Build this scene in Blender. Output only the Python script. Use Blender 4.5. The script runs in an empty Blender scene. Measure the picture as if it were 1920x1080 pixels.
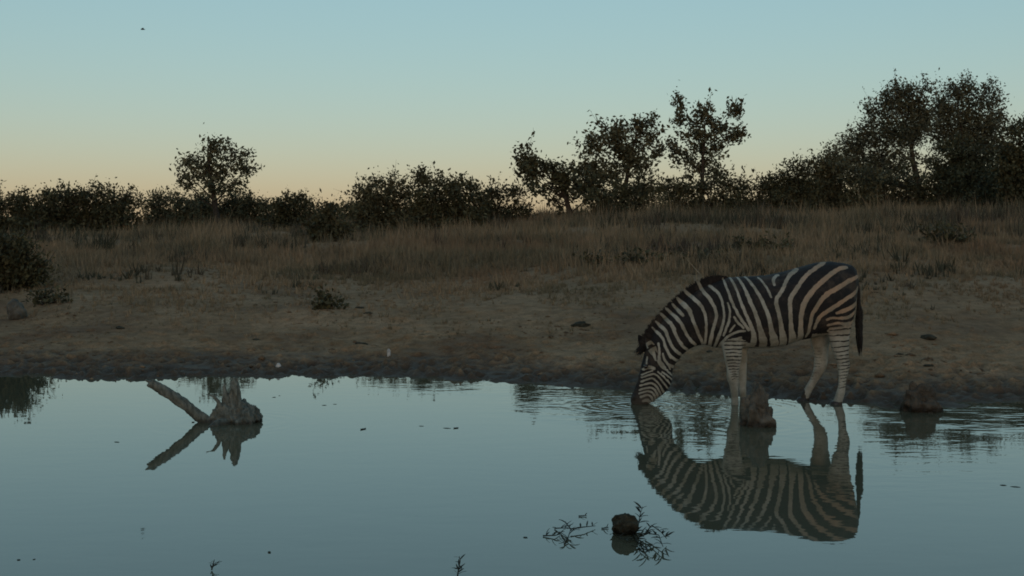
import bpy, bmesh, math, random
import numpy as np
from mathutils import Vector

random.seed(7)
rng = np.random.default_rng(11)
sc = bpy.context.scene
C = sc.collection

# ------------------------------------------------------------------ camera
CAM_H, FPX, HOR = 1.55, 2318.0, 440.0          # height, focal length in photo pixels, horizon row
cam = bpy.data.objects.new('camera', bpy.data.cameras.new('camera'))
C.objects.link(cam)
cam.location = (0, 0, CAM_H)
cam.rotation_euler = (math.pi / 2, 0, 0)
cam.data.sensor_width = 36.0
cam.data.lens = 36.0 * FPX / 1920
cam.data.shift_y = (HOR - 540) / 1920
cam.data.clip_start = 0.1
cam.data.clip_end = 8000
sc.camera = cam

# ------------------------------------------------------------------ sky and sun (low behind the camera, all but gone: a dusk glow without shadows)
SUN_EL, SUN_ROT = math.radians(5.5), math.radians(180.0)
w = bpy.data.worlds.new('World')
sc.world = w
w.use_nodes = True
nt = w.node_tree
sky = nt.nodes.new('ShaderNodeTexSky')
sky.sky_type = 'NISHITA'
sky.sun_disc = False
sky.sun_elevation = SUN_EL
sky.sun_rotation = SUN_ROT
sky.dust_density = 1.0
sky.ozone_density = 6.0
sky.air_density = 1.2
gam = nt.nodes.new('ShaderNodeGamma')
gam.inputs[1].default_value = 0.55
tint = nt.nodes.new('ShaderNodeMix')
tint.data_type = 'RGBA'
tint.blend_type = 'MULTIPLY'
tint.inputs[0].default_value = 1.0
tint.inputs[7].default_value = (6.3, 4.36, 3.16, 1)
nt.links.new(sky.outputs[0], gam.inputs[0])
nt.links.new(gam.outputs[0], tint.inputs[6])
nt.links.new(tint.outputs[2], nt.nodes['Background'].inputs[0])
nt.nodes['Background'].inputs[1].default_value = 0.1

sun = bpy.data.objects.new('sun', bpy.data.lights.new('sun', 'SUN'))
C.objects.link(sun)
sun.data.energy = 0.08
sun.data.angle = math.radians(20)
sun.data.color = (1.0, 0.78, 0.6)
sun.rotation_euler = (math.radians(84.5), 0, 0)    # from behind the camera, 5.5 degrees above the horizon
sc.view_settings.view_transform = 'Standard'
sc.view_settings.look = 'None'
sc.view_settings.gamma = 1
sc.view_settings.exposure = 0
sc.view_settings.use_curve_mapping = False
sc.cycles.filter_width = 1.8
sc.cycles.max_bounces = 6

# ------------------------------------------------------------------ helpers
def lerp(v, xs, ys):
    return np.interp(v, xs, ys)

def _hash(i, j, s):
    n = (i * 374761393 + j * 668265263 + s * 982451653) & 0xFFFFFFFF
    n = ((n ^ (n >> 13)) * 1274126177) & 0xFFFFFFFF
    n = n ^ (n >> 16)
    return (n & 0xFFFFFF) / float(0xFFFFFF)

def vnoise(x, y, s=0):
    x = np.asarray(x, float); y = np.asarray(y, float)
    i = np.floor(x).astype(np.int64); j = np.floor(y).astype(np.int64)
    fx = x - i; fy = y - j
    fx = fx * fx * (3 - 2 * fx); fy = fy * fy * (3 - 2 * fy)
    a = _hash(i, j, s); b = _hash(i + 1, j, s); c = _hash(i, j + 1, s); d = _hash(i + 1, j + 1, s)
    return (a + (b - a) * fx) * (1 - fy) + (c + (d - c) * fx) * fy - 0.5

def fbm(x, y, s=0, o=3):
    t = 0; a = 1
    for k in range(o):
        t = t + a * vnoise(x, y, s + k * 17); x = x * 2.03; y = y * 2.03; a *= 0.5
    return t

def P(X, Y, D):
    """photo pixel at depth D -> world point"""
    return np.array([(X - 960) / FPX * D, D, CAM_H - (Y - HOR) / FPX * D])

def mesh_np(name, V, quads=None, tris=None, mat=None, parent=None, smooth=False, link=True):
    me = bpy.data.meshes.new(name)
    V = np.asarray(V, np.float32)
    q = np.zeros((0, 4), np.int32) if quads is None or len(quads) == 0 else np.asarray(quads, np.int32)
    t = np.zeros((0, 3), np.int32) if tris is None or len(tris) == 0 else np.asarray(tris, np.int32)
    me.vertices.add(len(V)); me.vertices.foreach_set('co', V.ravel())
    me.loops.add(q.size + t.size)
    me.loops.foreach_set('vertex_index', np.concatenate([q.ravel(), t.ravel()]))
    me.polygons.add(len(q) + len(t))
    st = np.concatenate([np.arange(len(q)) * 4, q.size + np.arange(len(t)) * 3]).astype(np.int32)
    me.polygons.foreach_set('loop_start', st)
    me.update(calc_edges=True)
    me.validate()
    if smooth:
        me.polygons.foreach_set('use_smooth', np.ones(len(me.polygons), bool))
    if mat: me.materials.append(mat)
    o = bpy.data.objects.new(name, me)
    if link: C.objects.link(o)
    if parent: o.parent = parent
    return o

def tag(o, label=None, cat=None, group=None, kind=None):
    if label: o['label'] = label
    if cat: o['category'] = cat
    if group: o['group'] = group
    if kind: o['kind'] = kind
    return o

def thing(name, label, cat, loc, group=None):
    o = bpy.data.objects.new(name, None)
    C.objects.link(o)
    o.location = tuple(float(v) for v in loc)
    o.empty_display_size = 0.1
    return tag(o, label, cat, group)

class MB:
    """collects verts, quads and tris for one mesh"""
    def __init__(s): s.V = []; s.Q = []; s.T = []; s.n = 0
    def add(s, V, Q=None, T=None):
        V = np.asarray(V, float).reshape(-1, 3)
        if Q is not None and len(Q): s.Q.append(np.asarray(Q, int) + s.n)
        if T is not None and len(T): s.T.append(np.asarray(T, int) + s.n)
        s.V.append(V); s.n += len(V)
    def tube(s, pts, rad, sides=6, cap=True):
        pts = np.asarray(pts, float); n = len(pts)
        rad = np.broadcast_to(np.asarray(rad, float), (n,)) if np.ndim(rad) < 2 else rad
        tan = np.gradient(pts, axis=0); tan /= np.linalg.norm(tan, axis=1)[:, None] + 1e-9
        ref = np.array([0.0, 1.0, 0.0]) if abs(tan[0][1]) < 0.8 else np.array([1.0, 0, 0])
        V = []
        for k in range(n):
            u = np.cross(tan[k], ref); u /= np.linalg.norm(u) + 1e-9
            v = np.cross(tan[k], u)
            for q in range(sides):
                a = 2 * math.pi * q / sides
                V.append(pts[k] + rad[k] * (math.cos(a) * u + math.sin(a) * v))
        Q = [[k * sides + q, k * sides + (q + 1) % sides, (k + 1) * sides + (q + 1) % sides, (k + 1) * sides + q]
             for k in range(n - 1) for q in range(sides)]
        T = []
        if cap:
            V.append(pts[0]); V.append(pts[-1]); a = n * sides
            for q in range(sides):
                T.append([a, (q + 1) % sides, q])
                T.append([a + 1, (n - 1) * sides + q, (n - 1) * sides + (q + 1) % sides])
        s.add(V, Q, T)
    def loft(s, rings):
        """rings: list of (m,3) arrays, capped"""
        n = len(rings); m = len(rings[0]); V = np.concatenate(rings)
        Q = [[k * m + q, k * m + (q + 1) % m, (k + 1) * m + (q + 1) % m, (k + 1) * m + q]
             for k in range(n - 1) for q in range(m)]
        V = np.concatenate([V, [rings[0].mean(0)], [rings[-1].mean(0)]]); a = n * m
        T = [[a, (q + 1) % m, q] for q in range(m)] + [[a + 1, (n - 1) * m + q, (n - 1) * m + (q + 1) % m] for q in range(m)]
        s.add(V, Q, T)
    def build(s, name, mat=None, parent=None, origin=(0, 0, 0), smooth=False):
        V = np.concatenate(s.V) - np.asarray(origin, float)
        return mesh_np(name, V, np.concatenate(s.Q) if s.Q else None, np.concatenate(s.T) if s.T else None, mat, parent, smooth)

def remesh(o, voxel, smooth_it=3, factor=0.5):
    """union of overlapping closed shapes as one continuous skin"""
    m = o.modifiers.new('r', 'REMESH'); m.mode = 'VOXEL'; m.voxel_size = voxel; m.use_smooth_shade = True
    if smooth_it:
        k = o.modifiers.new('s', 'SMOOTH'); k.iterations = smooth_it; k.factor = factor
    dg = bpy.context.evaluated_depsgraph_get()
    me = bpy.data.meshes.new_from_object(o.evaluated_get(dg))
    old = o.data; mats = list(old.materials)
    o.modifiers.clear(); o.data = me
    me.materials.clear()
    for x in mats: me.materials.append(x)
    me.name = old.name; bpy.data.meshes.remove(old)
    me.polygons.foreach_set('use_smooth', np.ones(len(me.polygons), bool))
    return o

def get_co(me):
    a = np.empty(len(me.vertices) * 3, np.float32); me.vertices.foreach_get('co', a); return a.reshape(-1, 3).astype(float)
def set_co(me, v):
    me.vertices.foreach_set('co', np.asarray(v, np.float32).ravel()); me.update()
def get_no(me):
    a = np.empty(len(me.vertices) * 3, np.float32); me.vertex_normals.foreach_get('vector', a); return a.reshape(-1, 3).astype(float)

class NT:
    def __init__(s, name, rough=0.9, spec=0.2):
        s.m = bpy.data.materials.new(name); s.m.use_nodes = True; s.t = s.m.node_tree
        s.b = s.t.nodes['Principled BSDF']; s.b.inputs['Roughness'].default_value = rough
        s.b.inputs['Specular IOR Level'].default_value = spec
    def n(s, typ, **kw):
        k = s.t.nodes.new(typ)
        for a, v in kw.items(): setattr(k, a, v)
        return k
    def l(s, a, b): s.t.links.new(a, b)
    def noise(s, scale, detail=4, vec=None, rough=0.55):
        k = s.n('ShaderNodeTexNoise'); k.inputs['Scale'].default_value = scale
        k.inputs['Detail'].default_value = detail; k.inputs['Roughness'].default_value = rough
        if vec is not None: s.l(vec, k.inputs['Vector'])
        return k.outputs['Fac']
    def pos(s): return s.n('ShaderNodeNewGeometry').outputs['Position']
    def obj(s): return s.n('ShaderNodeTexCoord').outputs['Object']
    def ramp(s, fac, stops):
        k = s.n('ShaderNodeValToRGB'); e = k.color_ramp.elements
        while len(e) < len(stops): e.new(0.5)
        for i, (p, c) in enumerate(stops):
            e[i].position = p; e[i].color = (*c, 1) if not np.isscalar(c) else (c, c, c, 1)
        s.l(fac, k.inputs[0]); return k.outputs[0]
    def mix(s, f, a, b, mode='MIX'):
        k = s.n('ShaderNodeMix', data_type='RGBA', blend_type=mode)
        for sock, v in ((k.inputs[0], f), (k.inputs[6], a), (k.inputs[7], b)):
            if hasattr(v, 'links'): s.l(v, sock)
            elif np.isscalar(v): sock.default_value = v
            else: sock.default_value = (*v, 1)
        return k.outputs[2]
    def math(s, op, a, b=0.0, c=None, clamp=False):
        k = s.n('ShaderNodeMath', operation=op, use_clamp=clamp)
        for i, v in enumerate((a, b) if c is None else (a, b, c)):
            if hasattr(v, 'links'): s.l(v, k.inputs[i])
            else: k.inputs[i].default_value = v
        return k.outputs[0]
    def smooth(s, v, a, b):
        k = s.n('ShaderNodeMapRange', interpolation_type='SMOOTHSTEP')
        s.l(v, k.inputs[0]); k.inputs[1].default_value = a; k.inputs[2].default_value = b
        return k.outputs[0]
    def bump(s, h, strength=0.5, dist=0.02):
        k = s.n('ShaderNodeBump'); k.inputs['Strength'].default_value = strength; k.inputs['Distance'].default_value = dist
        s.l(h, k.inputs['Height']); s.l(k.outputs[0], s.b.inputs['Normal'])
    def col(s, c):
        if hasattr(c, 'links'): s.l(c, s.b.inputs['Base Color'])
        else: s.b.inputs['Base Color'].default_value = (*c, 1)
        return s.m

# ------------------------------------------------------------------ terrain
SHORE_X = np.array([-500, 0, 100, 270, 440, 600, 700, 900, 1000, 1200, 1330, 1430, 1500, 1600, 1700, 1800, 1920, 2400])
SHORE_Y = np.array([702, 704, 710, 711, 706, 707, 705, 712, 718, 731, 737, 744, 752, 757, 765, 760, 752, 740])
SHORE_A = (SHORE_X - 960) / FPX
SHORE_D = CAM_H * FPX / (SHORE_Y - HOR)
HS = np.array([-60, -8, -2, -0.5, 0, 1, 3, 7, 12, 20, 33, 60, 200, 6000])
HZ = np.array([-2, -.8, -.24, -.06, 0, .045, .17, .53, .9, 1.28, 1.72, 2.05, 2.2, 2.2])

def terrain_z(x, y):
    x = np.asarray(x, float); y = np.asarray(y, float)
    a = np.clip(x / np.maximum(y, 1.0), -0.65, 0.65)
    s = y - lerp(a, SHORE_A, SHORE_D) + 0.25 * vnoise(x * 1.1, y * 0.7, 5) + 0.16 * vnoise(x * 3.3, y * 2.6, 6)
    z = lerp(s, HS, HZ)
    side = 1 + 0.14 * np.clip((a - 0.02) / 0.18, -0.6, 1)
    z = np.where(z > 0, z * side, z)
    rise = np.clip((a + 0.22) / 0.42, 0, 1); rise = rise * rise * (3 - 2 * rise)
    z = z + 0.52 * rise * np.clip((s - 10) / 32, 0, 1) ** 1.3
    up = np.clip((s - 0.3) / 5, 0, 1)
    far = np.clip(1.2 - y / 120, 0.0, 1)
    z = z + up * far * ((0.16 + 0.14 * np.clip((s - 12) / 15, 0, 1)) * fbm(x * 0.22, y * 0.22, 1) + 0.07 * fbm(x * 0.9, y * 0.9, 2)) + 0.012 * fbm(x * 2.6, y * 2.6, 3) * np.clip((s + 1) / 1.5, 0.1, 1) * far
    return z, s

def ground_detail(x, y, s):
    near = np.clip((26 - y) / 10, 0, 1)
    shore = np.exp(-((s - 0.6) / 1.1) ** 2)
    h = near * (0.012 * fbm(x * 7, y * 6, 21) + 0.02 * shore * 1.6 * fbm(x * 5, y * 4.4, 22, 3))
    pr = vnoise(x * 4.3, y * 4.3, 24)                           # hoof prints trodden into the soft edge
    h -= near * 0.07 * np.exp(-((s - 1.1) / 1.5) ** 2) * np.clip(pr - 0.16, 0, 1) * 3
    return h

rowsD = np.concatenate([np.linspace(4.0, 9.5, 30), np.arange(9.6, 19, 0.034), np.arange(19, 34, 0.09),
                        np.arange(34, 74, 0.4), np.geomspace(76, 5000, 60)])
colsA = np.concatenate([np.linspace(-2.2, -0.5, 18), np.arange(-0.47, 0.47, 0.0017), np.linspace(0.5, 2.2, 18)])
GA, GD = np.meshgrid(colsA, rowsD)
gx = GA * GD; gy = GD.copy()
gz, gs = terrain_z(gx, gy)
gz = gz + ground_detail(gx, gy, gs)
nR, nC = GA.shape
for k in range(1500):                                           # hoof prints trodden into the soft bank
    pa = rng.uniform(-.42, .42); pd = float(np.interp(pa, SHORE_A, SHORE_D)) + abs(rng.normal(0, 2.0)) + .05
    r0 = np.searchsorted(rowsD, pd - .16); r1 = np.searchsorted(rowsD, pd + .16); c0 = np.searchsorted(colsA, pa - .16 / pd); c1 = np.searchsorted(colsA, pa + .16 / pd)
    X_ = gx[r0:r1, c0:c1] - pa * pd; Y_ = gy[r0:r1, c0:c1] - pd; q_ = rng.uniform(0, 3.14)
    U_ = (X_ * math.cos(q_) + Y_ * math.sin(q_)) / .055; V_ = (Y_ * math.cos(q_) - X_ * math.sin(q_)) / .07
    R_ = U_ * U_ + V_ * V_
    gz[r0:r1, c0:c1] += rng.uniform(.4, 1.1) * (-.042 * np.exp(-R_) + .022 * np.exp(-(np.sqrt(R_) - 1.45) ** 2 * 6))
idx = np.arange(nR * nC).reshape(nR, nC)
gq = np.stack([idx[:-1, :-1], idx[:-1, 1:], idx[1:, 1:], idx[1:, :-1]], -1).reshape(-1, 4)

g = NT('bank_soil', 0.95, 0.15)
pos = g.pos()
sep = g.n('ShaderNodeSeparateXYZ'); g.l(pos, sep.inputs[0])
n1 = g.noise(0.55, 5, pos); n2 = g.noise(6, 5, pos); n3 = g.noise(45, 3, pos)
soil = g.ramp(n1, [(0.34, (.17, .11, .064)), (0.5, (.24, .16, .09)), (0.66, (.305, .205, .12))])
soil = g.mix(0.75, soil, g.ramp(n2, [(0.3, (.55, .54, .52)), (0.62, (1.15, 1.12, 1.1))]), 'MULTIPLY')
soil = g.mix(0.6, soil, g.ramp(n3, [(0.33, (.55, .55, .55)), (0.6, (1.15, 1.15, 1.15))]), 'MULTIPLY')
cover = g.smooth(g.math('ADD', sep.outputs[2], g.math('MULTIPLY', n2, 0.6)), 0.75, 1.4)
soil = g.mix(g.math('MULTIPLY', cover, 0.65), soil, (.22, .15, .088))
wet = g.math('SUBTRACT', 1.0, g.smooth(g.math('ADD', sep.outputs[2], g.math('MULTIPLY', g.math('SUBTRACT', n2, 0.5), 0.1)), 0.012, 0.14))
soil = g.mix(wet, soil, g.mix(n3, (.032, .024, .017), (.085, .062, .04)))
g.l(g.math('SUBTRACT', 0.95, g.math('MULTIPLY', wet, 0.27)), g.b.inputs['Roughness'])
g.l(g.math('ADD', 0.12, g.math('MULTIPLY', wet, 0.12)), g.b.inputs['Specular IOR Level'])
g.bump(g.math('ADD', g.math('MULTIPLY', n2, 0.6), g.math('MULTIPLY', n3, 0.4)), 0.6, 0.05)
ground = mesh_np('ground', np.stack([gx, gy, gz], -1).reshape(-1, 3), gq, None, g.col(soil), None, True)
tag(ground, 'bare brown soil bank sloping up from the waterhole to dry grass', kind='structure')

def gz_at(x, y):
    z, s = terrain_z(np.array([x]), np.array([y])); return float(z[0])

# ------------------------------------------------------------------ water
wm = NT('still_water', 0.015, 0.5)
wm.b.inputs['IOR'].default_value = 1.62
pos = wm.pos()
sep = wm.n('ShaderNodeSeparateXYZ'); wm.l(pos, sep.inputs[0])
def blob_mask(cx, cy, rx, ry):
    dx = wm.math('DIVIDE', wm.math('SUBTRACT', sep.outputs[0], cx), rx)
    dy = wm.math('DIVIDE', wm.math('SUBTRACT', sep.outputs[1], cy), ry)
    r = wm.math('SQRT', wm.math('ADD', wm.math('MULTIPLY', dx, dx), wm.math('MULTIPLY', dy, dy)))
    return wm.math('SUBTRACT', 1.0, wm.smooth(r, 0.45, 1.0))
NOSE = P(1197, 760, 11.28)
mask = wm.math('MAXIMUM', blob_mask(1.0, 11.3, 1.25, 1.6), blob_mask(3.9, 10.7, 1.2, 1.3))
mask = wm.math('MAXIMUM', mask, wm.math('MULTIPLY', blob_mask(-0.2, 12.6, 1.5, 0.9), 0.35))
mask = wm.math('MAXIMUM', mask, wm.math('MULTIPLY', blob_mask(2.3, 9.0, 1.7, 2.3), 0.22))
mp = wm.n('ShaderNodeMapping'); mp.inputs['Scale'].default_value = (0.55, 1.0, 1.0); wm.l(pos, mp.inputs[0])
r1 = wm.noise(4.6, 2, mp.outputs[0]); r2 = wm.noise(13, 2, mp.outputs[0]); big = wm.noise(0.9, 2, pos)
dx = wm.math('SUBTRACT', sep.outputs[0], float(NOSE[0])); dy = wm.math('SUBTRACT', sep.outputs[1], float(NOSE[1]) - 0.03)
rr = wm.math('SQRT', wm.math('ADD', wm.math('MULTIPLY', dx, dx), wm.math('MULTIPLY', dy, dy)))
ring = wm.math('MULTIPLY', wm.math('SINE', wm.math('MULTIPLY', rr, 62.0)), wm.math('SUBTRACT', 1.0, wm.smooth(rr, 0.05, 1.1)))
for lx, ly, lk, la in ((1378, 764, 50.0, .8), (1416, 797, 40.0, .4), (437, 792, 46.0, .25)):
    LP = P(lx, ly, CAM_H * FPX / (ly - HOR))
    ex = wm.math('SUBTRACT', sep.outputs[0], float(LP[0])); ey = wm.math('SUBTRACT', sep.outputs[1], float(LP[1]))
    er = wm.math('SQRT', wm.math('ADD', wm.math('MULTIPLY', ex, ex), wm.math('MULTIPLY', ey, ey)))
    ring = wm.math('ADD', ring, wm.math('MULTIPLY', wm.math('MULTIPLY', wm.math('SINE', wm.math('MULTIPLY', er, lk)), la), wm.math('SUBTRACT', 1.0, wm.smooth(er, 0.1, 1.0))))
rip = wm.math('ADD', wm.math('MULTIPLY', r1, 0.0055), wm.math('MULTIPLY', r2, 0.0009))
rip = wm.math('MULTIPLY', rip, wm.math('ADD', wm.math('MULTIPLY', mask, wm.math('ADD', 0.45, big)), 0.11))
hgt = wm.math('ADD', rip, wm.math('MULTIPLY', wm.math('MULTIPLY', ring, wm.math('ADD', big, 0.3)), 0.0009))
bp = wm.n('ShaderNodeBump'); bp.inputs['Strength'].default_value = 1.0; bp.inputs['Distance'].default_value = 1.0
wm.l(hgt, bp.inputs['Height']); wm.l(bp.outputs[0], wm.b.inputs['Normal'])
xs = np.linspace(-40, 40, 41); ys = np.linspace(-12, 16, 15)
WX, WY = np.meshgrid(xs, ys); ii = np.arange(WX.size).reshape(WX.shape)
water = mesh_np('water', np.stack([WX, WY, 0 * WX], -1).reshape(-1, 3),
                np.stack([ii[:-1, :-1], ii[:-1, 1:], ii[1:, 1:], ii[1:, :-1]], -1).reshape(-1, 4), None, wm.col((.085, .085, .055)))
tag(water, 'calm waterhole mirroring the dusk sky and the zebra', kind='structure')

# ------------------------------------------------------------------ zebra
ZO = P(1400, 755, 11.4); ZO[2] = 0.0
def DZ(X): return 11.4 + (X - 1400) * 0.00035
def ZP(X, Y, dy=0.0):
    D = DZ(X) + dy
    return P(X, Y, D) - ZO
def ring(t, b, hw, m=28, e=2.3, dy=0.0):
    """closed ring between a top and a bottom photo point in the zebra's side plane, half width hw to each side"""
    A = ZP(*t, dy); B = ZP(*b, dy); c = (A + B) / 2; u = (A - B) / 2
    th = np.linspace(0, 2 * math.pi, m, endpoint=False)
    cu = np.sign(np.cos(th)) * np.abs(np.cos(th)) ** (2 / e); sv = np.sign(np.sin(th)) * np.abs(np.sin(th)) ** (2 / e)
    return c + cu[:, None] * u + sv[:, None] * np.array([0, hw, 0])

zb = MB()
torso = [(1607, 515, 541, .05), (1603, 503, 566, .10), (1596, 497, 590, .165), (1580, 493, 612, .215), (1558, 490, 626, .25), (1530, 492, 632, .268),
         (1500, 500, 638, .28), (1470, 509, 648, .295), (1440, 515.5, 653, .295), (1410, 518, 653, .28), (1380, 519, 653, .255),
         (1360, 521, 653, .225), (1345, 527, 652, .185), (1334, 545, 648, .12)]
zb.loft([ring((X, t), (X, b), hw) for X, t, b, hw in torso])
neck = [((1385, 535), (1378, 640), .15), ((1355, 523), (1352, 650), .175), ((1337, 530), (1340, 652), .165), ((1318, 538), (1322, 646), .145), ((1300, 548), (1305, 649), .128), ((1284, 560), (1292, 655), .115),
        ((1266, 576), (1281, 664), .105), ((1250, 592), (1273, 674), .096), ((1236, 608), (1266, 683), .09), ((1224, 624), (1262, 692), .086),
        ((1215, 642), (1260, 701), .09), ((1208, 662), (1261, 709), .098), ((1203, 680), (1259, 719), .096), ((1200, 694), (1254, 728), .084),
        ((1196, 710), (1244, 739), .066), ((1191, 724), (1233, 747), .056), ((1186, 736), (1223, 754), .054), ((1182, 746), (1212, 759), .056),
        ((1182, 754), (1204, 763), .05), ((1185, 761), (1200, 766), .03)]
zb.loft([ring(a, b, hw, 24, 2.15) for a, b, hw in neck])
def leg(rows, dy):
    R = []
    for X, Y, hw, *r in rows:
        d = (r[0] if r else 0.8)
        dyy = dy * (r[1] if len(r) > 1 else 1)
        c = ZP(X, Y, dyy); a = hw * 0.00492
        th = np.linspace(0, 2 * math.pi, 18, endpoint=False)
        R.append(c + np.stack([a * np.cos(th), a * d * np.sin(th), 0 * th], -1))
    zb.loft(R)
NF = [(1380, 560, 30, .75, .8), (1377, 590, 27, .75, .95), (1374, 615, 24, .75, 1), (1372, 636, 21, .78, 1), (1373, 655, 18.5, .8), (1374, 675, 15.5, .82), (1374, 692, 11.5, .85), (1373.5, 704, 11.6, .9), (1374.5, 713, 10.8, .9), (1376, 722, 8.2, .9),
      (1377, 732, 7.4, .9), (1378, 750, 6.6, .9), (1378, 764, 7.6, .95), (1376, 774, 7.8, .95), (1375, 783, 9, 1)]
FF = [(1384, 570, 28, .75, .8), (1386, 600, 25, .75, .95), (1385, 630, 20, .8), (1386, 655, 16, .85), (1388, 680, 13, .85), (1390, 698, 10, .85), (1390, 709, 10.4, .9), (1391.5, 724, 7.8, .9),
      (1393, 738, 7, .9), (1394, 755, 6.6, .9), (1393, 765, 7.6, .95), (1391, 773, 8.4, .95)]
NH = [(1568, 535, 34, .62, .8), (1571, 565, 35, .62, .95), (1572, 593, 29, .66), (1572, 612, 24, .7), (1573, 632, 19.5, .72), (1575, 652, 16.5, .72), (1578, 668, 13.5, .75), (1581, 678, 12.2, .75), (1582, 687, 12, .78), (1581.5, 696, 9.6, .8), (1580, 708, 7.8, .82),
      (1578.5, 724, 7.2, .85), (1576, 737, 8.6, .9), (1573, 746, 8.4, .95), (1570, 754, 9.6, 1), (1568, 759, 11, 1)]
FH = [(1556, 545, 34, .62, .8), (1547, 580, 33, .62, .95), (1541, 610, 26, .66), (1538, 632, 20, .7), (1538, 652, 16, .72), (1539.5, 672, 13.5, .75), (1538.5, 688, 12.6, .78), (1534, 700, 11, .8), (1525.5, 714, 8.6, .82),
      (1517, 728, 8.6, .85), (1511, 739, 9, .9), (1508.5, 746, 8.6, .95), (1506, 752, 10, 1)]
for rows, dy in ((NF, -.125), (FF, .125), (NH, -.135), (FH, .135)): leg(rows, dy)
# brow, cheek and nostril bulges
for X, Y, r, dy in ((1212, 684, .03, .075), (1244, 704, .055, .05), (1190, 745, .025, .04)):
    for sgn in (-1, 1):
        c = ZP(X, Y, sgn * dy)
        th = np.linspace(0.05, math.pi - 0.05, 8); ph = np.linspace(0, 2 * math.pi, 12, endpoint=False)
        zb.loft([c + r * np.stack([np.sin(t) * np.cos(ph), np.sin(t) * np.sin(ph), np.cos(t) + 0 * ph], -1) for t in th])

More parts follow.
